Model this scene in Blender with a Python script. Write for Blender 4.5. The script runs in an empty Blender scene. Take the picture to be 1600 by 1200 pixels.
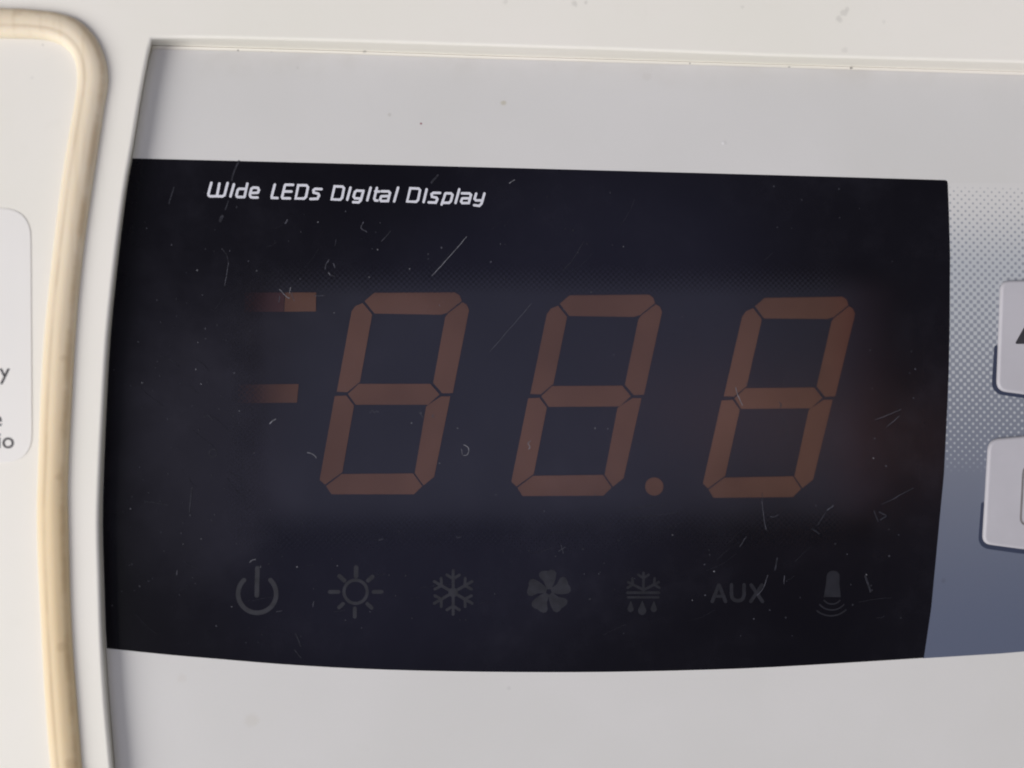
import bpy, bmesh, math, random
from mathutils import Vector, Matrix
from mathutils.geometry import tessellate_polygon

random.seed(11)
sc = bpy.context.scene
COL = sc.collection

# ------------------------------------------------------------------ camera
K = 6.45e-5                      # metres on the panel per photograph pixel
FPX = 1500.0                     # focal length in photograph pixels
D = FPX * K
YAW = math.radians(2.6)          # right side of the unit is slightly farther away
fwd = Vector((math.sin(YAW), 0, -math.cos(YAW)))
CAM = -fwd * D
ROT = Matrix.Rotation(-YAW, 3, 'Y')
cam_d = bpy.data.cameras.new('camera')
cam_d.lens = FPX / 1600 * 36
cam_d.sensor_width = 36
cam_d.clip_start = 0.005
cam_d.clip_end = 20
cam = bpy.data.objects.new('camera', cam_d)
cam.matrix_world = Matrix.Translation(CAM) @ ROT.to_4x4()
COL.objects.link(cam)
cam_d.dof.use_dof = True
cam_d.dof.focus_distance = D + 0.0002
cam_d.dof.aperture_fstop = 6.5
sc.camera = cam

# ------------------------------------------------------------------ world, lights, exposure
w = bpy.data.worlds.new('World')
sc.world = w
w.use_nodes = True
w.node_tree.nodes['Background'].inputs[0].default_value = (0.93, 0.96, 1.0, 1)
w.node_tree.nodes['Background'].inputs[1].default_value = 0.19


def area(name, direction, dist, size, power, color):
    l = bpy.data.lights.new(name, 'AREA')
    l.shape = 'DISK'
    l.size = size
    l.energy = power
    l.color = color
    o = bpy.data.objects.new(name, l)
    d = Vector(direction).normalized()
    o.location = d * dist
    o.rotation_euler = d.to_track_quat('Z', 'Y').to_euler()
    COL.objects.link(o)
    return o


area('window_light', (-0.87, -0.34, 0.70), 2.0, 1.60, 46.0, (1.0, 0.98, 0.965))
area('fill_light', (0.72, 0.62, 0.48), 0.80, 0.45, 0.45, (0.97, 0.98, 1.0))  # weak fill lamp added at the upper right
area('low_light', (0.05, -0.95, 0.75), 1.6, 0.90, 5.6, (0.98, 0.98, 1.0))
# unseen lamps added to give the smoked window its bluish haze and warm glow
haze_lamp = area('blue_haze_lamp', (math.tan(math.radians(2.0)), -math.tan(math.radians(2.2)), 1.0), 0.80, 0.60, 0.50, (0.50, 0.51, 1.0))
haze_lamp.data.shape = 'ELLIPSE'
haze_lamp.data.size_y = 0.36
warm = area('warm_glow_lamp', (math.tan(math.radians(21.3)), -math.tan(math.radians(2.8)), 1.0), 0.80, 0.05, 0.072, (1.0, 0.48, 0.36))
warm.data.shape = 'ELLIPSE'
warm.data.size_y = 0.32

sc.view_settings.view_transform = 'Standard'
sc.view_settings.look = 'None'
sc.view_settings.exposure = 0.0
sc.view_settings.gamma = 1.0
sc.view_settings.use_curve_mapping = False
sc.cycles.use_denoising = True
sc.cycles.filter_width = 1.9
sc.cycles.transparent_max_bounces = 16

# ------------------------------------------------------------------ measuring helper


def P(px, py, h=0.0):
    """photo measurement -> place on the plane z = h of the unit (metres)"""
    d = ROT @ Vector(((px - 800) / FPX, -(py - 600) / FPX, -1.0))
    t = (h - CAM.z) / d.z
    p = CAM + d * t
    return Vector((p.x, p.y))


def PL(pts, h=0.0):
    return [P(x, y, h) for x, y in pts]


def catmull(pts, n=6, closed=False):
    out = []
    N = len(pts)
    rng = range(N if closed else N - 1)
    for i in rng:
        if closed:
            p0, p1, p2, p3 = pts[i - 1], pts[i], pts[(i + 1) % N], pts[(i + 2) % N]
        else:
            p0, p1, p2, p3 = pts[max(i - 1, 0)], pts[i], pts[i + 1], pts[min(i + 2, N - 1)]
        for k in range(n):
            t = k / n
            out.append(tuple(0.5 * ((2 * p1[a]) + (-p0[a] + p2[a]) * t + (2 * p0[a] - 5 * p1[a] + 4 * p2[a] - p3[a]) * t * t
                                    + (-p0[a] + 3 * p1[a] - 3 * p2[a] + p3[a]) * t ** 3) for a in (0, 1)))
    if not closed:
        out.append(tuple(pts[-1]))
    return out


MM = 0.001
H = 2.1 * MM            # casing lip above the recess floor
FILM = 0.15 * MM        # overlay film thickness
LENS = 0.172 * MM       # top of the display window

# ------------------------------------------------------------------ materials


class NT:
    def __init__(s, name):
        s.m = bpy.data.materials.new(name)
        s.m.use_nodes = True
        s.t = s.m.node_tree
        s.t.nodes.clear()
        s.out = s.t.nodes.new('ShaderNodeOutputMaterial')

    def n(s, typ, **kw):
        nd = s.t.nodes.new(typ)
        for k, v in kw.items():
            setattr(nd, k, v)
        return nd

    def put(s, sock, v):
        if isinstance(v, bpy.types.NodeSocket):
            s.t.links.new(v, sock)
        else:
            sock.default_value = v

    def math(s, op, a, b=0.0, clamp=False):
        nd = s.n('ShaderNodeMath', operation=op, use_clamp=clamp)
        s.put(nd.inputs[0], a)
        s.put(nd.inputs[1], b)
        return nd.outputs[0]

    def smooth(s, v, a, b, c=0.0, d=1.0):
        nd = s.n('ShaderNodeMapRange', interpolation_type='SMOOTHSTEP')
        s.put(nd.inputs[0], v)
        nd.inputs[1].default_value = a
        nd.inputs[2].default_value = b
        nd.inputs[3].default_value = c
        nd.inputs[4].default_value = d
        return nd.outputs[0]

    def mix(s, f, a, b):
        nd = s.n('ShaderNodeMix', data_type='RGBA')
        s.put(nd.inputs[0], f)
        for sock, v in ((nd.inputs[6], a), (nd.inputs[7], b)):
            s.put(sock, v if isinstance(v, bpy.types.NodeSocket) else (*v[:3], 1.0))
        return nd.outputs[2]

    def pos(s):
        g = s.n('ShaderNodeNewGeometry')
        x = s.n('ShaderNodeSeparateXYZ')
        s.t.links.new(g.outputs['Position'], x.inputs[0])
        return g.outputs['Position'], x.outputs[0], x.outputs[1]

    def noise(s, vec, scale, detail=3.0, rough=0.55, dist=0.0):
        nd = s.n('ShaderNodeTexNoise')
        s.t.links.new(vec, nd.inputs['Vector'])
        nd.inputs['Scale'].default_value = scale
        nd.inputs['Detail'].default_value = detail
        nd.inputs['Roughness'].default_value = rough
        nd.inputs['Distortion'].default_value = dist
        return nd.outputs['Fac']

    def spot(s, vec, px, py, r, h, jag=0.6):
        """an irregular stain at a fixed place on the surface"""
        c = P(px, py, h)
        nz = s.n('ShaderNodeTexNoise')
        s.t.links.new(vec, nz.inputs['Vector'])
        nz.inputs['Scale'].default_value = 1.0 / (r * K * 1.6)
        nz.inputs['Detail'].default_value = 2
        sub = s.n('ShaderNodeVectorMath', operation='DISTANCE')
        s.t.links.new(vec, sub.inputs[0])
        sub.inputs[1].default_value = (c.x, c.y, h)
        dd = s.math('ADD', s.math('DIVIDE', sub.outputs['Value'], r * K), s.math('MULTIPLY', s.math('SUBTRACT', nz.outputs['Fac'], 0.5), 2 * jag))
        return s.smooth(dd, 1.1, 0.35)

    def bsdf(s, col, rough=0.5, spec=0.5, bump=None, bstr=0.1, bdist=1e-5, **kw):
        b = s.n('ShaderNodeBsdfPrincipled')
        s.put(b.inputs['Base Color'], col if isinstance(col, bpy.types.NodeSocket) else (*col[:3], 1.0))
        s.put(b.inputs['Roughness'], rough)
        b.inputs['Specular IOR Level'].default_value = spec
        for k, v in kw.items():
            s.put(b.inputs[k], v)
        if bump is not None:
            bn = s.n('ShaderNodeBump')
            bn.inputs['Strength'].default_value = bstr
            bn.inputs['Distance'].default_value = bdist
            s.t.links.new(bump, bn.inputs['Height'])
            s.t.links.new(bn.outputs[0], b.inputs['Normal'])
        return b.outputs[0]

    def done(s, sh):
        s.t.links.new(sh, s.out.inputs[0])
        return s.m


def mat_casing():
    m = NT('white_abs')
    p, x, y = m.pos()
    c = m.mix(m.smooth(m.noise(p, 45, 4), 0.3, 0.7), (0.748, 0.722, 0.650), (0.775, 0.742, 0.682))
    c = m.mix(m.math('MULTIPLY', m.smooth(m.noise(p, 420, 5, 0.7), 0.55, 0.85), 0.06), c, (0.45, 0.41, 0.35))
    c = m.mix(m.math('MULTIPLY', m.noise(p, 5200, 2, 0.8), 0.07), c, (0.5, 0.47, 0.42))
    for (px, py, r, f) in ((1311, 30, 7, .2), (1318, 20, 7, .19), (1324, 14, 5, .16), (1320, 78, 6, .13), (898, 6, 6, .2), (916, 4, 4, .2),
                           (1160, 11, 4, .12), (1381, 34, 4, .10), (790, 3, 5, .12), (67, 70, 2.5, .25), (50, 122, 3, .1)):
        c = m.mix(m.math('MULTIPLY', m.spot(p, px, py, r, H), f), c, (0.16, 0.15, 0.13))
    for (px, py, r, f) in ((372, 79, 2.5, .6), (1330, 106, 3, .7), (1078, 99, 2, .5), (1233, 105, 2.5, .5), (570, 80, 4, .4), (424, 82, 2, .3)):
        c = m.mix(m.math('MULTIPLY', m.spot(p, px, py, r, 0.0), f), c, (0.12, 0.11, 0.10))
    return m.done(m.bsdf(c, 0.42, 0.4, bump=m.noise(p, 2500, 2), bstr=0.05, bdist=2e-5))


FILM_RGB = (0.573, 0.559, 0.543)


def mat_film():
    m = NT('grey_overlay_film')
    p, x, y = m.pos()
    c = m.mix(m.smooth(m.noise(p, 38, 4), 0.3, 0.7), (0.560, 0.547, 0.527), (0.590, 0.575, 0.560))
    c = m.mix(m.math('MULTIPLY', m.smooth(m.noise(p, 300, 4, 0.65), 0.55, 0.85), 0.05), c, (0.32, 0.30, 0.25))
    c = m.mix(m.math('MULTIPLY', m.noise(p, 5200, 2, 0.8), 0.10), c, (0.40, 0.39, 0.375))
    # grime gathered along the top of the film
    top = m.smooth(y, P(800, 150, FILM).y, P(800, 86, FILM).y)
    c = m.mix(m.math('MULTIPLY', m.math('MULTIPLY', top, m.smooth(m.noise(p, 160, 4), 0.42, 0.75)), 0.22), c, (0.33, 0.30, 0.24))
    for (px, py, r, f, col) in ((658, 193, 2.6, .9, (.20, .04, .06)), (787, 161, 6, .5, (.36, .32, .20)), (609, 179, 3.5, .3, (.3, .27, .22)),
                                (1133, 222, 4, .25, (.35, .33, .33)), (1129, 224, 3, .6, (.75, .74, .74)), (394, 1124, 14, .13, (.36, .3, .2)),
                                (795, 1075, 4, .2, (.3, .3, .3)), (284, 1060, 9, .1, (.4, .33, .25)), (465, 106, 4, .2, (.3, .3, .25)), (1010, 120, 9, .1, (.3, .25, .2))):
        c = m.mix(m.math('MULTIPLY', m.spot(p, px, py, r, FILM), f), c, col)
    return m.done(m.bsdf(c, 0.36, 0.45, bump=m.noise(p, 120, 3), bstr=0.06, bdist=1.5e-4))


def mat_field():
    """printed halftone running from film grey into slate blue"""
    m = NT('halftone_print')
    p, x, y = m.pos()
    k = 2 * math.pi / K
    a = m.math('COSINE', m.math('MULTIPLY', m.math('ADD', x, m.math('MULTIPLY', y, 0.018)), k / 12.35))
    b = m.math('COSINE', m.math('MULTIPLY', m.math('SUBTRACT', y, m.math('MULTIPLY', x, -0.018)), k / 12.55))
    s = m.math('MULTIPLY', a, b)                                     # -1..1
    h = FILM
    cov = m.n('ShaderNodeMapRange')
    m.put(cov.inputs[0], y)
    cov.inputs[1].default_value = P(1540, 286, h).y
    cov.inputs[2].default_value = P(1540, 742, h).y
    cov.inputs[3].default_value = -0.86
    cov.inputs[4].default_value = 0.90
    v = m.math('ADD', s, cov.outputs[0])
    dark = m.smooth(v, -0.45, 0.45)
    fade = m.smooth(y, P(1540, 288, h).y, P(1540, 300, h).y)
    dark = m.math('MULTIPLY', dark, fade)
    full = m.smooth(y, P(1540, 690, h).y, P(1540, 745, h).y)
    dark = m.math('MAXIMUM', dark, full)
    t = m.smooth(y, P(1540, 330, h).y, P(1540, 1030, h).y)
    lo = m.mix(t, (0.235, 0.248, 0.280), (0.086, 0.101, 0.150))
    li = m.mix(m.smooth(y, P(1540, 292, h).y, P(1540, 430, h).y), FILM_RGB, (0.405, 0.42, 0.44))
    c = m.mix(dark, li, lo)
    c = m.mix(m.math('MULTIPLY', m.spot(p, 1474, 908, 5, FILM), .35), c, (.06, .06, .08))
    return m.done(m.bsdf(c, 0.36, 0.45, bump=m.noise(p, 120, 3), bstr=0.05, bdist=1.5e-4))


def mat_lens():
    m = NT('smoked_window')
    p, x, y = m.pos()
    e = lambda px, py: P(px, py, LENS)
    nz = m.noise(p, 60, 2)
    wob = m.math('MULTIPLY', m.math('SUBTRACT', nz, 0.5), 14 * K)
    xw = m.math('ADD', x, wob)
    yw = m.math('ADD', y, wob)
    left = m.smooth(xw, e(345, 600).x, e(425, 600).x)
    right = m.smooth(xw, e(1450, 600).x, e(1315, 600).x)
    top = m.smooth(yw, e(800, 402).y, e(800, 468).y)
    bot = m.smooth(yw, e(800, 868).y, e(800, 792).y)
    clear = m.math('MULTIPLY', m.math('MULTIPLY', left, right), m.math('MULTIPLY', top, bot))
    right_side = m.smooth(x, e(1290, 600).x, e(1330, 600).x)
    # the opaque print ends in a fine halftone fringe
    k = 2 * math.pi / K
    dots = m.math('MULTIPLY', m.math('COSINE', m.math('MULTIPLY', x, k / 8.6)), m.math('COSINE', m.math('MULTIPLY', y, k / 8.6)))
    edge = m.math('MULTIPLY', m.math('MULTIPLY', clear, m.math('SUBTRACT', 1.0, clear)), 4.0)
    clear = m.math('ADD', clear, m.math('MULTIPLY', m.math('MULTIPLY', dots, edge), m.math('SUBTRACT', 0.42, m.math('MULTIPLY', right_side, 0.42))), clamp=True)
    red = m.smooth(x, e(1270, 600).x, e(1390, 600).x)  # reddish reflected glow at the window's ends, painted into its tint
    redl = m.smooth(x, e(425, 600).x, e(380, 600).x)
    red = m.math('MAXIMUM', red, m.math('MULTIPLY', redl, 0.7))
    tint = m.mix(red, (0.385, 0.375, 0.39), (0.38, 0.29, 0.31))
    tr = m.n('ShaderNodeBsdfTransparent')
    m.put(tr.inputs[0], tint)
    blk = m.n('ShaderNodeBsdfDiffuse')
    blk.inputs[0].default_value = (0.0022, 0.0018, 0.0040, 1)
    mx = m.n('ShaderNodeMixShader')
    m.put(mx.inputs[0], clear)
    m.put(mx.inputs[1], blk.outputs[0])
    m.put(mx.inputs[2], tr.outputs[0])
    # grey film of handling dust on the outside
    dust = m.n('ShaderNodeBsdfDiffuse')
    dust.inputs[0].default_value = (0.50, 0.48, 0.64, 1)
    f1 = m.smooth(m.noise(p, 34, 4, 0.6, 0.4), 0.36, 0.72)
    f2 = m.smooth(m.noise(p, 260, 4, 0.7), 0.40, 0.78)
    f = m.math('ADD', m.math('MULTIPLY', f1, 0.005), m.math('MULTIPLY', m.math('MULTIPLY', f1, f2), 0.009))
    f = m.math('ADD', f, 0.001)
    # haze at the left of the window, painted on as a pale ellipse
    cpt = e(315, 690)
    ex = m.math('DIVIDE', m.math('SUBTRACT', x, cpt.x), 185 * K)
    ey = m.math('DIVIDE', m.math('SUBTRACT', y, cpt.y), 330 * K)
    rr = m.math('SQRT', m.math('ADD', m.math('MULTIPLY', ex, ex), m.math('MULTIPLY', ey, ey)))
    rr = m.math('ADD', rr, m.math('MULTIPLY', m.math('SUBTRACT', m.noise(p, 110, 4, 0.65), 0.5), 0.9))
    f = m.math('ADD', f, m.math('MULTIPLY', m.smooth(rr, 1.05, 0.2), 0.022))
    mx2 = m.n('ShaderNodeMixShader')
    m.put(mx2.inputs[0], f)
    m.put(mx2.inputs[1], mx.outputs[0])
    m.put(mx2.inputs[2], dust.outputs[0])
    lw = m.n('ShaderNodeLayerWeight')
    lw.inputs[0].default_value = 0.5
    fr = m.math('ADD', m.math('MULTIPLY', m.math('POWER', lw.outputs['Facing'], 5.0), 0.9), 0.019, clamp=True)
    gl = m.n('ShaderNodeBsdfGlossy')
    gl.inputs['Roughness'].default_value = 0.19
    mx3 = m.n('ShaderNodeMixShader')
    m.put(mx3.inputs[0], fr)
    m.put(mx3.inputs[1], mx2.outputs[0])
    m.put(mx3.inputs[2], gl.outputs[0])
    return m.done(mx3.outputs[0])


def mat_clear():
    m = NT('clear_underside')
    tr = m.n('ShaderNodeBsdfTransparent')
    return m.done(tr.outputs[0])


def mat_plain(name, col, rough=0.5, spec=0.4, var=0.08, scale=400):
    m = NT(name)
    p, x, y = m.pos()
    d = tuple(c * (1 - var) for c in col)
    u = tuple(min(1, c * (1 + var)) for c in col)
    c = m.mix(m.smooth(m.noise(p, scale, 3), 0.3, 0.7), d, u)
    return m.done(m.bsdf(c, rough, spec))


def mat_rubber():
    m = NT('yellowed_rubber')
    p, x, y = m.pos()
    yel = m.smooth(y, P(90, 120, H).y, P(90, 1000, H).y)           # the cord has yellowed more towards its lower end
    yel = m.math('ADD', yel, m.math('MULTIPLY', m.math('SUBTRACT', m.noise(p, 90, 4), 0.5), 0.5), clamp=True)
    c = m.mix(yel, (0.745, 0.645, 0.495), (0.715, 0.56, 0.345))
    mp = m.n('ShaderNodeMapping')
    m.t.links.new(p, mp.inputs[0])
    mp.inputs['Scale'].default_value = (1, 0.05, 1)
    mp.inputs['Rotation'].default_value = (0, 0, math.radians(-4))
    st = m.noise(mp.outputs[0], 1500, 3, 0.6)
    c = m.mix(m.math('MULTIPLY', m.smooth(st, 0.45, 0.75), 0.25), c, (0.52, 0.38, 0.21))
    at = m.n('ShaderNodeAttribute')
    at.attribute_name = 'lateral'
    lat = at.outputs['Fac']
    pn = m.noise(p, 260, 4, 0.6)
    flank_shade = m.math('MULTIPLY', m.math('MULTIPLY', m.smooth(lat, 0.45, 0.78), m.smooth(lat, 1.05, 0.85)), m.smooth(pn, 0.3, 0.62))  # shade of the outer flank painted as a patchy brown band
    c = m.mix(m.math('MULTIPLY', flank_shade, 0.45), c, (0.47, 0.315, 0.15))
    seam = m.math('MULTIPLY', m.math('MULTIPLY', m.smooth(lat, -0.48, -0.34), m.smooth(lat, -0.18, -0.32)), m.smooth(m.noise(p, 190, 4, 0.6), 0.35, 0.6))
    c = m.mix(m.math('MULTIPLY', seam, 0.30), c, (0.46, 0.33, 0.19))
    pale = m.smooth(lat, -0.55, -0.85)  # highlight along the inner flank painted as a paler band
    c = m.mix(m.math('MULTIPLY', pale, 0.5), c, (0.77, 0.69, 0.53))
    for (px, py, r, f) in ((112, 1195, 12, .35), (101, 560, 8, .3), (92, 745, 7, .3), (30, 20, 10, .25), (60, 22, 8, .2), (96, 1010, 9, .3)):
        c = m.mix(m.math('MULTIPLY', m.spot(p, px, py, r, H + 0.8 * MM), f), c, (0.42, 0.28, 0.14))
    return m.done(m.bsdf(c, 0.48, 0.35, **{'Subsurface Weight': 0.25, 'Subsurface Radius': (0.0006, 0.0004, 0.0002), 'Subsurface Scale': 1.0}))


M = dict(
    casing=mat_casing(), film=mat_film(), field=mat_field(), lens=mat_lens(), clear=mat_clear(), rubber=mat_rubber(),
    text=mat_plain('white_print', (0.57, 0.57, 0.62), 0.5, 0.3, 0.04),
    icon=mat_plain('faint_grey_print', (0.0165, 0.0165, 0.022), 0.5, 0.2, 0.25, 900),
    icon_faint=mat_plain('fainter_grey_print', (0.0115, 0.0115, 0.0155), 0.5, 0.2, 0.25, 900),
    led_body=mat_plain('led_module_grey', (0.085, 0.091, 0.126), 0.6, 0.3, 0.04, 120),
    led_seg=mat_plain('led_segment_resin', (0.53, 0.285, 0.19), 0.6, 0.2, 0.15, 70),
    led_dim=mat_plain('led_segment_purple', (0.33, 0.17, 0.17), 0.6, 0.2, 0.06, 160),
    button=mat_plain('button_grey', (0.425, 0.41, 0.435), 0.48, 0.35, 0.03, 200),
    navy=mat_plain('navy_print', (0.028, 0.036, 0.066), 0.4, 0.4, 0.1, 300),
    ink=mat_plain('black_ink', (0.035, 0.033, 0.038), 0.5, 0.3, 0.1, 800),
    grey_ink=mat_plain('grey_ink', (0.17, 0.155, 0.155), 0.5, 0.3, 0.1, 800),
    paper=mat_plain('label_paper', (0.742, 0.718, 0.685), 0.42, 0.4, 0.012, 90),
    dust3=mat_plain('dust_bright', (0.135, 0.135, 0.15), 0.8, 0.1, 0.4, 3000),
    dust2=mat_plain('dust_mid', (0.050, 0.050, 0.062), 0.8, 0.1, 0.4, 3000),
    dust1=mat_plain('dust_faint', (0.023, 0.023, 0.030), 0.8, 0.1, 0.4, 3000),
    dust0=mat_plain('wipe_marks', (0.022, 0.022, 0.029), 0.8, 0.1, 0.4, 3000),
    board=mat_plain('dark_inside', (0.03, 0.03, 0.035), 0.7, 0.2, 0.1, 200),
)

# ------------------------------------------------------------------ mesh helpers


def link(name, me, mat, parent=None, smooth=False):
    """one mesh object with its origin at its own middle"""
    vs = [v.co.copy() for v in me.vertices]
    lo = Vector([min(v[i] for v in vs) for i in range(3)])
    hi = Vector([max(v[i] for v in vs) for i in range(3)])
    c = (lo + hi) / 2
    me.transform(Matrix.Translation(-c))
    for mm in (mat if isinstance(mat, (list, tuple)) else [mat]):
        me.materials.append(mm)
    if smooth:
        for f in me.polygons:
            f.use_smooth = True
    o = bpy.data.objects.new(name, me)
    COL.objects.link(o)
    o.location = c
    if parent is not None:
        o.parent = parent
        o.matrix_parent_inverse = Matrix.Translation(-WLOC[parent.name])
    WLOC[o.name] = c.copy()
    return o


WLOC = {}


def thing(name, loc, label, cat):
    o = bpy.data.objects.new(name, None)
    o.empty_display_size = 0.005
    COL.objects.link(o)
    o.location = loc
    WLOC[o.name] = Vector(loc)
    o['label'] = label
    o['category'] = cat
    return o


def to_mesh(bm, name):
    bmesh.ops.recalc_face_normals(bm, faces=bm.faces)
    me = bpy.data.meshes.new(name)
    bm.to_mesh(me)
    bm.free()
    return me


def ring_edges(bm, loop):
    return [bm.edges.get((a, b)) or bm.edges.new((a, b)) for a, b in zip(loop, loop[1:] + loop[:1])]


def fill(bm, loops, mat_index=0):
    """planar fill between an outer loop of verts and any hole loops"""
    before = set(bm.faces)
    flat = [v for l in loops for v in l]
    tris = tessellate_polygon([[v.co.copy() for v in l] for l in loops])
    for t in tris:
        a, b, c = (flat[i] for i in t)
        if len({a, b, c}) < 3:
            continue
        try:
            bm.faces.new((a, b, c))
        except ValueError:
            pass
    new = [f for f in bm.faces if f not in before]
    for f in new:
        f.material_index = mat_index
    return new


def bridge(bm, la, lb, smooth=False):
    n = len(la)
    for i in range(n):
        f = bm.faces.new((la[i], la[(i + 1) % n], lb[(i + 1) % n], lb[i]))
        f.smooth = smooth


def vloop(bm, pts, z):
    return [bm.verts.new((p[0], p[1], z)) for p in pts]


def area2(pts):
    return 0.5 * sum(a[0] * b[1] - b[0] * a[1] for a, b in zip(pts, pts[1:] + pts[:1]))


def inset(pts, d):
    """mitred inward offset of a closed loop"""
    pts = [Vector((p[0], p[1])) for p in pts]
    s = 1 if area2(pts) > 0 else -1
    out = []
    n = len(pts)
    for i in range(n):
        e1 = (pts[i] - pts[i - 1]).normalized()
        e2 = (pts[(i + 1) % n] - pts[i]).normalized()
        n1 = Vector((-e1.y, e1.x)) * s
        n2 = Vector((-e2.y, e2.x)) * s
        b = n1 + n2
        if b.length < 1e-6:
            b = n1
        b.normalize()
        out.append(pts[i] + b * d / max(0.35, b.dot(n1)))
    return out


def slab(bm, pts, z0, z1, edge=0.0, hole=None, bottom_mat=0):
    """solid plate; edge > 0 rounds its upper rim"""
    steps = [(0.0, z0)]
    if edge > 0:
        for k in range(5):
            a = k / 4 * math.pi / 2
            steps.append((edge * (1 - math.cos(a)), z1 - edge * (1 - math.sin(a))))
    else:
        steps.append((0.0, z1))
    prev = None
    first = None
    for d, z in steps:
        l = vloop(bm, inset(pts, d) if d > 0 else pts, z)
        if prev:
            bridge(bm, prev, l, edge > 0)
        else:
            first = l
        prev = l
    if hole is None:
        fill(bm, [prev])
        fill(bm, [first], bottom_mat)
    else:
        ht = vloop(bm, hole, z1)
        hb = vloop(bm, hole, z0)
        bridge(bm, ht, hb)
        fill(bm, [prev, ht])
        fill(bm, [first, hb], bottom_mat)


def stroke_outline(pts, wd, closed=False, caps=6):
    pts = [Vector((p[0], p[1])) for p in pts]
    n = len(pts)
    L, R = [], []
    for i in range(n):
        if closed:
            e1 = (pts[i] - pts[i - 1]).normalized()
            e2 = (pts[(i + 1) % n] - pts[i]).normalized()
        else:
            e1 = (pts[i] - pts[i - 1]).normalized() if i else (pts[1] - pts[0]).normalized()
            e2 = (pts[i + 1] - pts[i]).normalized() if i < n - 1 else e1
        n1, n2 = Vector((-e1.y, e1.x)), Vector((-e2.y, e2.x))
        b = (n1 + n2)
        b = b.normalized() if b.length > 1e-6 else n1
        m = min(1.35, 1 / max(0.4, b.dot(n1)))
        L.append(pts[i] + b * wd / 2 * m)
        R.append(pts[i] - b * wd / 2 * m)
    if closed:
        return L, R
    out = list(L)
    e = (pts[-1] - pts[-2]).normalized()
    a0 = math.atan2(e.y, e.x)
    for k in range(1, caps):
        a = a0 + math.pi / 2 - math.pi * k / caps
        out.append(pts[-1] + Vector((math.cos(a), math.sin(a))) * wd / 2)
    out += R[::-1]
    e = (pts[0] - pts[1]).normalized()
    a0 = math.atan2(e.y, e.x)
    for k in range(1, caps):
        a = a0 + math.pi / 2 - math.pi * k / caps
        out.append(pts[0] + Vector((math.cos(a), math.sin(a))) * wd / 2)
    return out


def stroke(bm, px_pts, wpx, z0, z1, closed=False):
    pts = PL(px_pts, z1)
    if closed:
        L, R = stroke_outline(pts, wpx * K, True)
        lt, rt = vloop(bm, L, z1), vloop(bm, R, z1)
        lb, rb = vloop(bm, L, z0), vloop(bm, R, z0)
        bridge(bm, lt, rt)
        bridge(bm, lb, lt)
        bridge(bm, rt, rb)
        bridge(bm, rb, lb)
    else:
        slab(bm, stroke_outline(pts, wpx * K), z0, z1)


def shape(bm, px_pts, z0, z1):
    slab(bm, PL(px_pts, z1), z0, z1)


def arc(cx, cy, r, a0, a1, n=24, ry=None):
    ry = ry or r
    return [(cx + r * math.cos(math.radians(a0 + (a1 - a0) * i / n)), cy + ry * math.sin(math.radians(a0 + (a1 - a0) * i / n))) for i in range(n + 1)]


def zoom(ox, oy, s):
    return lambda pts: [(ox + x / s, oy + y / s) for x, y in pts]


def rounded(corners, r, n=5):
    """round the corners of a px polygon"""
    out = []
    N = len(corners)
    for i in range(N):
        p = Vector(corners[i])
        a = Vector(corners[i - 1])
        b = Vector(corners[(i + 1) % N])
        rr = r[i] if isinstance(r, (list, tuple)) else r
        if rr <= 0:
            out.append(tuple(p))
            continue
        s = p + (a - p).normalized() * rr
        e = p + (b - p).normalized() * rr
        for k in range(n + 1):
            t = k / n
            q = s * (1 - t) ** 2 + p * 2 * t * (1 - t) + e * t * t
            out.append((q.x, q.y))
    return out


# ------------------------------------------------------------------ the control unit
BASE = -22 * MM
unit = thing('control_unit', (0, 0, BASE), 'white plastic control unit with dark digital display window and grey buttons', 'controller')

# casing: one moulded shell with a recess for the front film
left_lip = catmull([(176, 1290), (170, 1200), (161, 1100), (155, 1000), (152, 900), (150, 820), (152, 745), (156.5, 650), (164, 525), (177, 400),
                    (190, 300), (203, 225), (217, 140), (233, 57)], 3)
left_base = catmull([(187, 1290), (179, 1200), (171, 1100), (164, 1000), (160.5, 900), (158.5, 820), (160, 745), (164.5, 650), (171.5, 525), (184, 400),
                     (196.5, 300), (209.5, 225), (223, 140), (237, 70)], 3)
top_lip = [(300, 56), (360, 57), (520, 61), (760, 68.5), (960, 74.5), (1200, 84), (1600, 95), (2240, 112)]
top_base = [(303, 71.5), (362, 73.2), (521, 77.8), (760, 86), (960, 92), (1200, 99.3), (1600, 111.5), (2225, 130)]
rest_lip = [(2290, 600), (2280, 1300), (1900, 1470), (1200, 1530), (500, 1500), (200, 1440)]
rest_base = [(2270, 600), (2262, 1290), (1890, 1455), (1200, 1515), (500, 1485), (214, 1426)]
lip = PL(left_lip + top_lip + rest_lip, H)
base = PL(left_base + top_base + rest_base, 0.0)
outer = PL(rounded([(-820, -330), (2480, -330), (2480, 1680), (-820, 1680)], 90, 8), H)
hole_px = rounded([(300, 395), (1458, 395), (1452, 880), (300, 880)], 10)
hole = PL(hole_px, 0.0)

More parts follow.
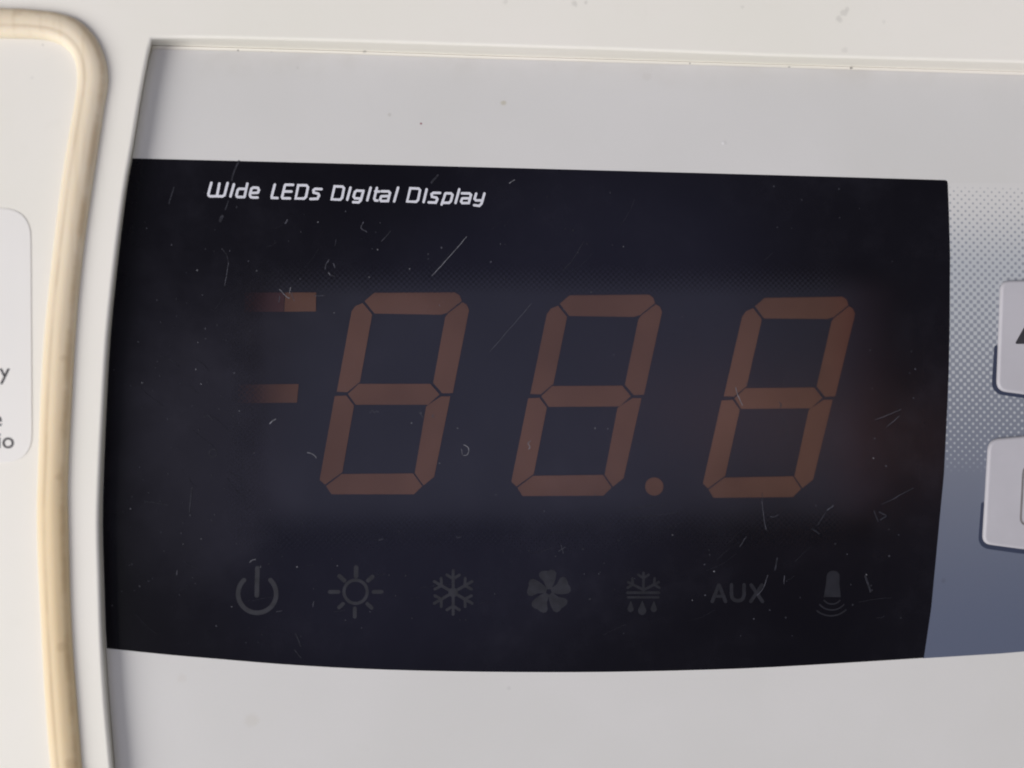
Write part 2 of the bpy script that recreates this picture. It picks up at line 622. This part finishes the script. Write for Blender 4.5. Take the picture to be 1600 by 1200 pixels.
bm = bmesh.new()
o_top = vloop(bm, inset(outer, 1.2 * MM), H)
o_mid = vloop(bm, inset(outer, 0.35 * MM), H - 0.35 * MM)
o_side = vloop(bm, outer, H - 1.2 * MM)
o_bot = vloop(bm, outer, BASE)
bridge(bm, o_top, o_mid, True)
bridge(bm, o_mid, o_side, True)
bridge(bm, o_side, o_bot)
fill(bm, [o_bot])
l_top = vloop(bm, inset(lip, -0.10 * MM), H)
fill(bm, [o_top, l_top])
prev = l_top
RF = 0.30 * MM
loops_ = [(inset(lip, -0.10 * MM + RF * math.sin(a)), H - RF * (1 - math.cos(a))) for a in (math.radians(k * 15) for k in range(1, 7))]
loops_ += [([a.lerp(b, 0.45) for a, b in zip(inset(lip, -0.10 * MM + RF), base)], H * 0.55), (base, 0.25 * H), (base, -0.45 * MM), (inset(base, 0.09 * MM), -0.45 * MM), (inset(base, 0.10 * MM), -0.02 * MM), (inset(base, 0.13 * MM), 0.0)]
for pts_, z in loops_:
    l = vloop(bm, pts_, z)
    bridge(bm, prev, l, True)
    prev = l
h_top = vloop(bm, hole, 0.0)
fill(bm, [prev, h_top])
h_bot = vloop(bm, hole, -3.2 * MM)
bridge(bm, h_top, h_bot)
fill(bm, [h_bot])
casing = link('casing', to_mesh(bm, 'casing'), M['casing'], unit)

# display window outline and the grey film around it
win_right = [(1477, 281.5), (1480, 283), (1481, 287), (1483, 340), (1484.5, 400), (1484, 500), (1482.5, 580), (1480, 640), (1475, 740), (1464, 855), (1455, 950), (1443.5, 1028)]
win_bottom = [(1300, 1037), (1160, 1044.5), (1000, 1049), (860, 1050.3), (700, 1048.8), (560, 1044.7), (440, 1037.7), (340, 1029.5), (260, 1022.7), (167, 1013)]
win_left = catmull([(166, 1013), (162.5, 900), (160.5, 820), (162, 745), (166, 650), (173, 525), (185.5, 400), (198, 300), (207, 247.5)], 3)[1:]
win_top = [(500, 254.8), (800, 262.6), (1100, 270.6), (1300, 276.2)]
win_px = win_left + win_top + win_right + catmull([win_right[-1]] + win_bottom, 3)[1:]
win = PL(win_px, LENS)

film_left = [(x + 1.0, y) for x, y in left_base[:-1]]
film_px = film_left + [(238.5, 77), (303, 78.5), (362, 79.8), (521, 84.2), (760, 92.2), (960, 98), (1200, 104.8), (1600, 117.5), (2223, 136), (2268, 600), (2260, 1288),
                       (1889, 1453), (1200, 1513), (500, 1483), (216, 1424)]
bm = bmesh.new()
film_hole = inset(win, 5 * K)
slab(bm, PL(film_px, FILM), 0.02 * MM, FILM, hole=film_hole)
film = link('front_film', to_mesh(bm, 'front_film'), M['film'], unit)

field_bottom = catmull([(1445.8, 1028.3), (1520, 1023.8), (1600, 1018), (1800, 998), (2000, 970)], 3)
field_px = [(x - 2.5, y) for x, y in win_right[3:-1]] + [(1442, 1028.6)] + field_bottom + [(2000, 286), (1479.5, 286)]
bm = bmesh.new()
slab(bm, PL(field_px, FILM), FILM - 0.01 * MM, FILM + 0.006 * MM)
field = link('printed_gradient', to_mesh(bm, 'printed_gradient'), M['field'], film)
field['label'] = 'slate blue printed field fading upward into a dotted grey'

# display window (smoked plastic)
bm = bmesh.new()
slab(bm, win, FILM + 0.010 * MM, LENS, bottom_mat=1)
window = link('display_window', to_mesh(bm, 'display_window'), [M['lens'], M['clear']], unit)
window['label'] = 'glossy smoked black display window'

# LED module behind the window
ZM = -2.0 * MM
bm = bmesh.new()
slab(bm, PL([(315, 408), (1446, 408), (1442, 866), (315, 866)], ZM), -3.1 * MM, ZM, edge=0.1 * MM)
module = link('led_module', to_mesh(bm, 'led_module'), M['led_body'], unit)

zd = zoom(360, 420, 3.1575)
SEG = [zd(s) for s in (
    [(665, 160), (710, 121), (1108, 119), (1128, 132), (1138, 158), (1066, 216), (1035, 224), (712, 218)],
    [(600, 212), (618, 186), (652, 172), (697, 226), (637, 556), (576, 606), (528, 604)],
    [(1145, 168), (1163, 178), (1175, 203), (1095, 610), (1047, 612), (1003, 562), (1062, 240), (1075, 222)],
    [(635, 570), (985, 570), (1028, 620), (975, 668), (620, 668), (583, 618)],
    [(517, 630), (570, 628), (607, 675), (550, 1002), (467, 1062), (443, 1040)],
    [(1082, 632), (1040, 632), (968, 680), (912, 1008), (953, 1065), (1003, 1025)],
    [(475, 1072), (550, 1015), (900, 1012), (943, 1072), (905, 1110), (500, 1110)],
)]
ZS = ZM + 0.05 * MM
for k in range(3):
    q = k / 2

    def sh(p):
        x, y = p
        dx = 610.3 - 0.0405 * (x - 571.5) - 0.051 * (y - 470.7)
        dy = 8.0 - 0.01 * (x - 571.5) - 0.010 * (y - 470.7)
        return (x + dx * q, y + dy * q)
    segs = [[sh(p) for p in s] for s in SEG]
    cx = sum(p[0] for s in segs for p in s) / sum(len(s) for s in segs)
    cy = sum(p[1] for s in segs for p in s) / sum(len(s) for s in segs)
    c = P(cx, cy, ZM)
    dg = bpy.data.objects.new('digit', None)
    dg.empty_display_size = 0.003
    COL.objects.link(dg)
    dg.location = (c.x, c.y, ZM)
    dg.parent = unit
    dg.matrix_parent_inverse = Matrix.Translation(-WLOC[unit.name])
    WLOC[dg.name] = Vector((c.x, c.y, ZM))
    for s in segs:
        bm = bmesh.new()
        slab(bm, inset(PL(s, ZS), -0.8 * K), ZM - 0.02 * MM, ZS)
        link('segment', to_mesh(bm, 'segment'), M['led_seg'], dg)
bm = bmesh.new()
shape(bm, arc(1022.3, 760.2, 14.2, 0, 351, 39), ZM - 0.02 * MM, ZS)
link('decimal_point', to_mesh(bm, 'decimal_point'), M['led_seg'], module)
for pts, mt in (([(446, 457), (494, 457), (493.5, 486.5), (444, 487)], 'led_seg'), ([(382, 457), (445, 457), (443, 487), (382, 487)], 'led_dim'),
                ([(372, 601), (466.5, 600), (464, 629), (372, 630)], 'led_seg')):
    bm = bmesh.new()
    shape(bm, pts, ZM - 0.02 * MM, ZS)
    link('sign_segment', to_mesh(bm, 'sign_segment'), M[mt], module)

# ------------------------------------------------------------------ printing on the window
ZP = LENS + 0.006 * MM
EPS = 0.0015 * MM
z1 = zoom(300, 260, 6.154)
z2 = zoom(500, 260, 5.714)
WORDS = (
    ('wide', z1, [([(186, 158), (158, 262), (160, 278), (172, 287), (226, 287), (242, 276), (263, 165)], 0), ([(238, 287), (292, 288), (312, 276), (342, 160)], 0),
                  ([(403, 172), (370, 288)], 0), ([(514, 217), (455, 215), (440, 226), (427, 278), (434, 292), (448, 295), (500, 294)], 0), ([(532, 166), (504, 294)], 0),
                  ([(566, 256), (630, 253)], 0), ([(634, 252), (643, 226), (634, 206), (590, 203), (572, 214), (556, 272), (564, 294), (580, 299), (630, 299)], 0)]),
    ('leds', z1, [([(796, 175), (766, 288), (768, 302), (822, 304)], 0), ([(972, 177), (900, 176), (892, 186), (866, 294), (872, 306), (942, 307)], 0), ([(884, 241), (956, 241)], 0),
                  ([(1022, 181), (1100, 182), (1115, 200), (1096, 292), (1078, 309), (996, 308)], 1),
                  ([(1245, 218), (1184, 216), (1168, 228), (1170, 252), (1214, 263), (1222, 280), (1206, 311), (1138, 313)], 0)]),
    ('digital', z2, [([(130, 178), (200, 180), (214, 195), (197, 280), (180, 297), (104, 294)], 1), ([(272, 190), (243, 297)], 0),
                     ([(386, 219), (328, 216), (312, 228), (300, 270), (312, 285), (368, 287)], 0), ([(388, 217), (364, 302), (345, 321), (296, 319)], 0), ([(452, 190), (422, 302)], 0),
                     ([(508, 192), (484, 288), (492, 303), (514, 305)], 0), ([(494, 223), (528, 224)], 0),
                     ([(550, 222), (612, 223), (625, 236), (606, 309), (546, 309), (537, 296), (546, 268)], 0), ([(550, 266), (610, 265)], 0), ([(697, 190), (662, 312)], 0)]),
    ('display', z2, [([(806, 195), (880, 198), (893, 212), (876, 298), (858, 316), (778, 313)], 1), ([(952, 205), (925, 318)], 0),
                     ([(1072, 237), (1012, 236), (996, 248), (1000, 271), (1040, 279), (1048, 292), (1034, 323), (970, 321)], 0),
                     ([(1119, 242), (1086, 340)], 0), ([(1122, 240), (1170, 241), (1183, 255), (1168, 310), (1152, 325), (1098, 324)], 0), ([(1243, 205), (1210, 326)], 0),
                     ([(1267, 240), (1335, 241), (1348, 254), (1328, 327), (1270, 327), (1260, 313), (1269, 287)], 0), ([(1272, 285), (1330, 285)], 0),
                     ([(1394, 243), (1380, 290), (1392, 303), (1450, 304)], 0), ([(1468, 242), (1442, 332), (1422, 352), (1376, 346)], 0)]),
)
for wname, zf, strokes in WORDS:
    bm = bmesh.new()
    for i, (pts, cl) in enumerate(strokes):
        stroke(bm, zf(pts), 3.85, LENS - 0.01 * MM, ZP + EPS * i, bool(cl))
    o = link('printed_word', to_mesh(bm, 'printed_word'), M['text'], window)
    o['label'] = 'white italic print reading ' + {'wide': 'Wide', 'leds': 'LEDs', 'digital': 'Digital', 'display': 'Display'}[wname]


def icon(name, items, mat='icon'):
    bm = bmesh.new()
    for i, it in enumerate(items):
        zt = ZP + EPS * i
        if it[0] == 's':
            stroke(bm, it[1], it[2], LENS - 0.01 * MM, zt, it[3] if len(it) > 3 else False)
        else:
            shape(bm, it[1], LENS - 0.01 * MM, zt)
    return link(name, to_mesh(bm, name), M[mat], window)


za = zoom(350, 870, 5.714)
S = 5.714
icon('power_symbol', [('s', za(arc(296, 330, 170, -46, 226, 40)), 7.0), ('s', za([(298, 100), (293, 345)]), 7.0)])
rays = [((1180, 95), (1179, 172), 7), ((1335, 313), (1408, 313), 6), ((945, 313), (1022, 313), 6), ((1168, 460), (1168, 535), 6),
        ((1030, 172), (1075, 212), 6.5), ((1325, 178), (1287, 212), 6.5), ((1028, 452), (1062, 420), 6), ((1280, 420), (1318, 456), 6)]
icon('sun_symbol', [('s', za(arc(1175, 312, 104, 0, 350, 35)), 4.8, True)] + [('s', za([a, b]), wd) for a, b, wd in rays])

zb = zoom(640, 870, 5.714)


def flake(cx, cy, r, angs, zf, wd, br=0.34, bp=0.62):
    it = []
    for a in angs:
        ca, sa = math.cos(math.radians(a)), math.sin(math.radians(a))
        it.append(('s', zf([(cx, cy), (cx + r * ca, cy + r * sa)]), wd))
        for sg in (-1, 1):
            bx, by = cx + r * bp * ca, cy + r * bp * sa
            b = math.radians(a + sg * 58)
            it.append(('s', zf([(bx, by), (bx + r * br * math.cos(b), by + r * br * math.sin(b))]), wd * 0.95))
    return it


icon('snowflake_symbol', flake(389, 318, 195, [-90, -30, 30, 90, 150, 210], zb, 4.6) + [('p', zb(arc(389, 318, 44, 0, 300, 5)))])
petal = [(-20, 22), (-44, 90), (-84, 132), (-88, 162), (-70, 182), (-40, 188), (-6, 186), (20, 196), (52, 190), (68, 164), (60, 112), (42, 62), (18, 22)]
pet = []
for k in range(5):
    a = math.radians(72 * k)
    pet.append(('p', zb([(1243 + px * math.cos(a) + py * math.sin(a), 312 + px * math.sin(a) - py * math.cos(a)) for px, py in petal])))
icon('fan_symbol', pet)
zc = zoom(940, 870, 5.714)


def drop(cx, cy, r, ty):
    return [(cx + 2, ty)] + arc(cx, cy, r, -20, 200, 14)


icon('defrost_symbol', flake(374, 296, 152, [-90, -27, 207], zc, 4.2, 0.36, 0.70) + [
    ('s', zc([(232, 320), (512, 320)]), 4.2), ('s', zc([(236, 362), (508, 362)]), 3.6),
    ('p', zc(drop(259, 466, 28, 392))), ('p', zc(drop(362, 482, 37, 388))), ('p', zc(drop(466, 466, 28, 392)))], 'icon_faint')
icon('auxiliary_lettering', [('s', zc([(988, 398), (1046, 254)]), 5.6), ('s', zc([(1050, 254), (1106, 398)]), 5.6), ('s', zc([(1016, 352), (1082, 352)]), 4.6),
                             ('s', zc([(1160, 250), (1160, 340), (1168, 370), (1190, 388), (1216, 393), (1244, 388), (1264, 370), (1272, 340), (1272, 250)]), 5.6),
                             ('s', zc([(1336, 252), (1436, 398)]), 5.6), ('s', zc([(1432, 252), (1332, 398)]), 5.6)], 'icon_faint')
ze = zoom(1180, 870, 5.714)
icon('probe_symbol', [('p', ze([(638, 172), (646, 148), (668, 130), (700, 123), (732, 132), (748, 150), (755, 176), (752, 240), (764, 360), (612, 360), (632, 240)])),
                      ('s', ze(arc(686, 330, 92, 40, 140, 14)), 2.2), ('s', ze(arc(684, 330, 145, 42, 138, 16)), 2.2), ('s', ze(arc(676, 335, 192, 46, 130, 18)), 2.4)], 'icon_faint')

# ------------------------------------------------------------------ push buttons on the printed field
ZB = FILM + 0.32 * MM


def button(px, shadow, label):
    bm = bmesh.new()
    slab(bm, PL(px, FILM), FILM - 0.01 * MM, ZB, edge=0.28 * MM)
    b = link('push_button', to_mesh(bm, 'push_button'), M['button'], unit)
    b['label'] = label
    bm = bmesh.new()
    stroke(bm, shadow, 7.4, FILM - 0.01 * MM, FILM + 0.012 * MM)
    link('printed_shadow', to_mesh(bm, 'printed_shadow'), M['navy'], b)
    return b


b1 = button(rounded([(1562.5, 439), (1702, 436), (1700, 611), (1640, 622), (1556, 610.5)], [14, 14, 12, 30, 16], 7),
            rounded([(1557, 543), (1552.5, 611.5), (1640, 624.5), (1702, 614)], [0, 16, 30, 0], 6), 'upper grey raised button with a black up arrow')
bm = bmesh.new()
shape(bm, rounded([(1585.5, 537.5), (1630, 458), (1675, 537.5)], 4, 3), ZB - 0.01 * MM, ZB + 0.008 * MM)
link('arrow_symbol', to_mesh(bm, 'arrow_symbol'), M['ink'], b1)
b2 = button(rounded([(1543.5, 686), (1620, 679), (1700, 685), (1690, 852), (1620, 861), (1534, 849.5)], [18, 20, 16, 14, 30, 14], 7),
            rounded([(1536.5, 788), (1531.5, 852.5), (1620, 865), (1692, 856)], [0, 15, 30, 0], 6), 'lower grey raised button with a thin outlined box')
bm = bmesh.new()
stroke(bm, rounded([(1599.5, 728), (1662, 727), (1658, 822), (1594.5, 820)], 12, 4), 3.6, ZB - 0.01 * MM, ZB + 0.008 * MM, True)
link('box_symbol', to_mesh(bm, 'box_symbol'), M['grey_ink'], b2)

# ------------------------------------------------------------------ marks on the window: scratches and dust
SCR = {
    3: [([(675, 431), (702, 401), (729, 370)], 1.1), ([(422, 662), (425, 658), (431, 655)], 1.8), ([(481, 707), (489, 710), (494, 715)], 1.4), ([(725, 695), (731, 699), (732.5, 705), (729, 711), (724, 711.5)], 1.2),
        ([(721, 702), (722.5, 710)], 1.1), ([(1149.5, 605), (1153, 618), (1160, 633)], 1.3), ([(796, 286), (804, 281)], 1.6), ([(829, 689), (825, 693), (828, 698), (826, 702)], 1.1), ([(444, 460), (448, 464), (452, 466)], 1.2),
        ([(437, 452), (444, 460)], .9), ([(454, 449), (452, 458)], .9), ([(513, 426), (516, 430)], 1.3), ([(390, 879), (393, 876), (399, 874)], 1.2)],
    2: [([(568, 347), (564, 356), (573, 362)], 1.6), ([(514, 406), (509, 414), (508, 420)], 1.4), ([(521, 412), (523, 418)], 1.6), ([(516, 430), (523, 432)], 1.1), ([(492, 462), (508, 462)], 1.2),
        ([(357, 410), (354, 430), (351, 446)], 1.5), ([(446, 349), (449, 344)], 2.4), ([(437, 462), (436, 472)], 1), ([(455, 458), (460, 470)], .9), ([(578, 645), (582, 641), (585, 645), (589, 642), (592, 645)], .9),
        ([(655, 644), (661, 652)], 1.3), ([(659, 643), (658, 648)], 1), ([(678, 648), (675, 650), (679, 653)], 1.1), ([(713, 839), (717, 840), (720, 839)], 1), ([(1217, 628), (1221, 632), (1219, 636)], 1.5),
        ([(1368, 656), (1388, 648), (1407, 640)], 1.1), ([(1386, 667), (1405, 650)], 1.1), ([(1191, 784), (1193, 806), (1197, 828)], 1.1), ([(1204, 807), (1208, 808), (1215, 805)], 1.1),
        ([(1199.5, 899), (1192, 920), (1183, 930)], 1.3), ([(1156, 854), (1166, 839)], 1.2), ([(1225.6, 900), (1225, 912)], 1.3), ([(1293, 797), (1302, 790)], 2.2), ([(1395, 780), (1407, 773)], 1.2), ([(765, 550), (797, 513), (830, 475)], .9),
        ([(873, 861), (883, 855)], .9), ([(877, 852), (880, 865)], .9), ([(432, 956), (441, 954)], 1), ([(490, 940), (489, 948)], 1.2), ([(277, 892), (276, 898)], 1.5), ([(596, 377), (602, 371)], 1.3), ([(592, 844), (598, 842)], 1.6)],
    1: [([(373, 252), (366, 268), (362, 282)], 3.0), ([(357, 314), (352, 328)], 2.0), ([(347, 338), (344, 345)], 5), ([(347, 389), (354, 398), (357, 410)], 1.6), ([(602, 371), (610, 361)], 1.3), ([(525, 374), (523.6, 384)], 1.2),
        ([(272, 293), (264, 318)], 2.5), ([(318, 652), (325, 649), (332, 656)], 1.6), (arc(333, 708, 6, 0, 320, 10), 1.2), ([(1219, 646), (1228, 661), (1231, 686)], 1.4), ([(1278, 820), (1290, 801)], 1.6), ([(1378, 788), (1395, 780)], 1.2),
        ([(1407, 773), (1427, 763)], 1.3), ([(674, 285), (684, 274)], 4), ([(1214.5, 872), (1211, 890)], 2.4), ([(880, 422), (892, 410)], 1.2), ([(892, 410), (912, 378)], .9), ([(1191, 770), (1191, 784)], .9),
        ([(1230, 580), (1222, 604)], .8), ([(225, 783), (262, 789)], 1.2), ([(1268, 826), (1280, 834)], 1.6), ([(1352, 900), (1360, 924)], 3), ([(1374, 800), (1384, 806), (1376, 812)], 2.2), ([(1366, 798), (1372, 815)], 1.5), ([(462, 990), (470, 1010)], 1.4),
        ([(460, 1015), (470, 1028)], 1.2), ([(1060, 800), (980, 812)], .7), ([(1045, 786), (960, 800)], .7), ([(300, 762), (296, 800)], 2)],
}
SCR[0] = []
for i in range(95):                                   # fine wiping hairlines, mostly in two rubbed areas
    cx_, cy_, sx_, sy_, a_ = random.choice(((1000, 800, 130, 35, -10), (330, 700, 90, 150, 35), (1250, 760, 120, 90, -28), (640, 420, 260, 60, -45), (800, 930, 400, 40, -8)))
    x_, y_ = random.gauss(cx_, sx_), random.gauss(cy_, sy_)
    if not (215 < x_ < 1420 and 320 < y_ < 985) or (400 < x_ < 1340 and 450 < y_ < 785):
        continue
    l_ = random.uniform(12, 55)
    an = math.radians(a_ + random.gauss(0, 9))
    bend = random.uniform(-3, 3)
    SCR[0].append(([(x_ - l_ / 2 * math.cos(an), y_ - l_ / 2 * math.sin(an)), (x_ + bend * math.sin(an), y_ - bend * math.cos(an)), (x_ + l_ / 2 * math.cos(an), y_ + l_ / 2 * math.sin(an))], random.uniform(.25, .5)))
ZK = LENS + 0.022 * MM
for lev, lst in SCR.items():
    bm = bmesh.new()
    for i, (pts, wd) in enumerate(lst):
        # ragged line: uneven width and small breaks
        q = catmull(pts, 5)
        j = [(x + random.uniform(-.35, .35), y + random.uniform(-.35, .35)) for x, y in q]
        stroke(bm, j, wd * random.uniform(.72, 1.0), LENS - 0.01 * MM, ZK + EPS * (i % 5))
    o = link('scratches', to_mesh(bm, 'scratches'), M['dust%d' % lev], window)
    o['kind'] = 'stuff'
SPK = {
    3: [(308, 422), (309, 535), (306, 577), (314, 600), (222, 598), (374, 642), (397, 708), (314, 842), (286, 850), (204, 795), (407, 886), (464, 886), (527, 884), (218, 916), (175, 946), (362, 948),
        (590, 390), (640, 420), (577, 433), (522, 489), (687, 477), (974, 385), (995, 593), (643, 661), (715, 669), (930, 669), (950, 670), (687, 724), (1365, 716), (1082, 938), (1354, 898), (1116, 893), (1051, 836), (401, 423), (497, 347)],
    2: [(229, 357), (268, 382), (268, 383), (316, 461), (321, 529), (366, 583), (300, 634), (342, 639), (373, 661), (359, 392), (347, 389), (388, 408), (469, 436), (470, 362), (540, 330), (594, 348), (669, 397), (782, 381), (767, 409), (680, 452),
        (1083, 481), (1066, 495), (924, 456), (881, 484), (775, 773), (930, 773), (850, 799), (868, 869), (913, 897), (1385, 728), (1363, 607), (1367, 685), (1324, 866), (1363, 922), (1389, 827), (1275, 790), (1178, 967), (1109, 867),
        (338, 978), (422, 797), (335, 804), (330, 813), (283, 833), (297, 805), (540, 969), (618, 931), (578, 956), (494, 907), (490, 920), (305, 912), (238, 904), (190, 924), (178, 578), (216, 534), (470, 994), (509, 1028), (565, 981), (644, 966),
        (811, 1029), (1130, 1028), (1101, 882), (1102, 930), (1166, 600), (1100, 649), (1360, 547), (232, 770), (202, 883), (246, 565)],
    1: [],
}
for i in range(150):
    SPK[1].append((random.uniform(185, 1460), random.uniform(290, 1010)))
for i in range(60):
    SPK[1].append((random.gauss(290, 60), random.gauss(760, 140)))
for i in range(16):
    SPK[2].append((random.uniform(200, 1440), random.uniform(300, 1000)))
dust = thing('dust', (0, 0, LENS), 'tiny pale dust specks scattered over the dark display window', 'dust')
dust['kind'] = 'stuff'
for lev, lst in SPK.items():
    bm = bmesh.new()
    for i, (x, y) in enumerate(lst):
        if x < 175 + max(0, (560 - y)) * 0.12 or y > 1006 or y < 262 + x * 0.016 or x > 1440 or (lev == 1 and 370 < x < 1350 and 445 < y < 790):
            continue
        r = {3: random.uniform(1.0, 1.6), 2: random.uniform(0.9, 1.8), 1: random.uniform(0.8, 2.0)}[lev]
        a0 = random.uniform(0, 6.28)
        st = random.uniform(0.55, 1.0)
        pts = []
        for k in range(7):
            a = 2 * math.pi * k / 7
            rr = r * random.uniform(.75, 1.2)
            u, v = rr * math.cos(a), rr * math.sin(a) * st
            pts.append((x + u * math.cos(a0) - v * math.sin(a0), y + u * math.sin(a0) + v * math.cos(a0)))
        zt = ZK + 0.01 * MM
        tp = PL(pts, zt)
        lb = vloop(bm, tp, LENS - 0.005 * MM)
        lt = vloop(bm, inset(tp, r * K * 0.25), zt + EPS * (i % 4))
        bridge(bm, lb, lt)
        fill(bm, [lt])
    if len(bm.verts):
        o = link('dust_specks', to_mesh(bm, 'dust_specks'), M['dust%d' % lev], dust)
        o['kind'] = 'stuff'

# ------------------------------------------------------------------ rubber sealing cord on the casing
path_px = [(101, 1200), (93, 1100), (86.5, 1000), (82, 900), (79.5, 800), (80.5, 740), (84.5, 640), (91, 525), (102, 410), (116, 300), (129, 215), (138, 160),
           (142.5, 125), (139.5, 96), (129, 71), (110, 51), (84, 40), (50, 35.5), (0, 33.5), (-200, 30), (-450, 28),
           (-540, 50), (-590, 120), (-600, 300), (-600, 700), (-600, 1150), (-580, 1290), (-510, 1360), (-400, 1375), (-150, 1380), (40, 1376), (95, 1340), (108, 1270)]
ZG = H + 0.6 * MM
path = [Vector(p) for p in catmull([tuple(P(x, y, ZG)) for x, y in path_px], 7, True)]
HW = 21.5 * K
prof = [(-1.0, 0.0), (-1.02, 0.22), (-0.97, 0.48), (-0.86, 0.70), (-0.70, 0.84), (-0.52, 0.91), (-0.38, 0.925), (-0.28, 0.92), (-0.16, 0.94), (0.02, 0.97), (0.22, 0.97), (0.40, 0.92),
        (0.52, 0.86), (0.66, 0.80), (0.80, 0.68), (0.92, 0.50), (1.0, 0.26), (1.0, 0.0)]
GH = 1.1 * MM
bm = bmesh.new()
rings = []
n = len(path)
for i in range(n):
    t = (path[(i + 1) % n] - path[i - 1]).normalized()
    nr = Vector((t.y, -t.x))                     # to the right of travel (up the picture): the outer side
    wv = 1 + 0.02 * math.sin(i * 0.31)
    rings.append([bm.verts.new((path[i].x + nr.x * u * HW * wv, path[i].y + nr.y * u * HW * wv, H - 0.02 * MM + v * GH)) for u, v in prof])
for i in range(n):
    a, b = rings[i], rings[(i + 1) % n]
    for k in range(len(prof)):
        f = bm.faces.new((a[k], a[(k + 1) % len(prof)], b[(k + 1) % len(prof)], b[k]))
        f.smooth = k < len(prof) - 1
seal_me = to_mesh(bm, 'sealing_cord')
la = seal_me.attributes.new('lateral', 'FLOAT', 'POINT')
for i_ in range(len(seal_me.vertices)):
    la.data[i_].value = prof[i_ % len(prof)][0]
seal = link('sealing_cord', seal_me, M['rubber'])
seal['label'] = 'yellowed cream rubber sealing cord curving round the label on the white casing'
seal['category'] = 'seal'

# ------------------------------------------------------------------ paper label with the ends of three printed lines
ZL = H + 0.07 * MM
c0 = P(-200, 524, H)
sticker = thing('label_sticker', (c0.x, c0.y, H), 'white rounded sticker with black print, inside the cream cord', 'sticker')
bm = bmesh.new()
slab(bm, PL(rounded([(-430, 322), (47.5, 326), (50, 723), (-430, 719)], 46, 8), ZL), H - 0.01 * MM, ZL, edge=0.02 * MM)
link('paper', to_mesh(bm, 'paper'), M['paper'], sticker)


def glyphs(txt, x_right, y_base, em):
    cu = bpy.data.curves.new('print', 'FONT')
    cu.body = txt
    cu.align_x = 'RIGHT'
    cu.size = em * K
    cu.extrude = 0.004 * MM
    cu.offset = 0.25 * K
    o = bpy.data.objects.new('tmp', cu)
    COL.objects.link(o)
    dg_ = bpy.context.evaluated_depsgraph_get()
    me = bpy.data.meshes.new_from_object(o.evaluated_get(dg_))
    bpy.data.objects.remove(o)
    p = P(x_right, y_base, ZL)
    me.materials.clear()
    xr = max(v.co.x for v in me.vertices)
    me.transform(Matrix.Translation((p.x, p.y, ZL + 0.003 * MM)) @ Matrix.Translation((-xr, 0, 0)))
    return link('printed_letters', me, M['ink'], sticker)


glyphs('y', 15.8, 592, 34)['label'] = 'black printed letter y'
glyphs('e', 3.0, 666, 34)['label'] = 'black printed letter e'
glyphs('io', 21.8, 700, 34)['label'] = 'black printed letters io'
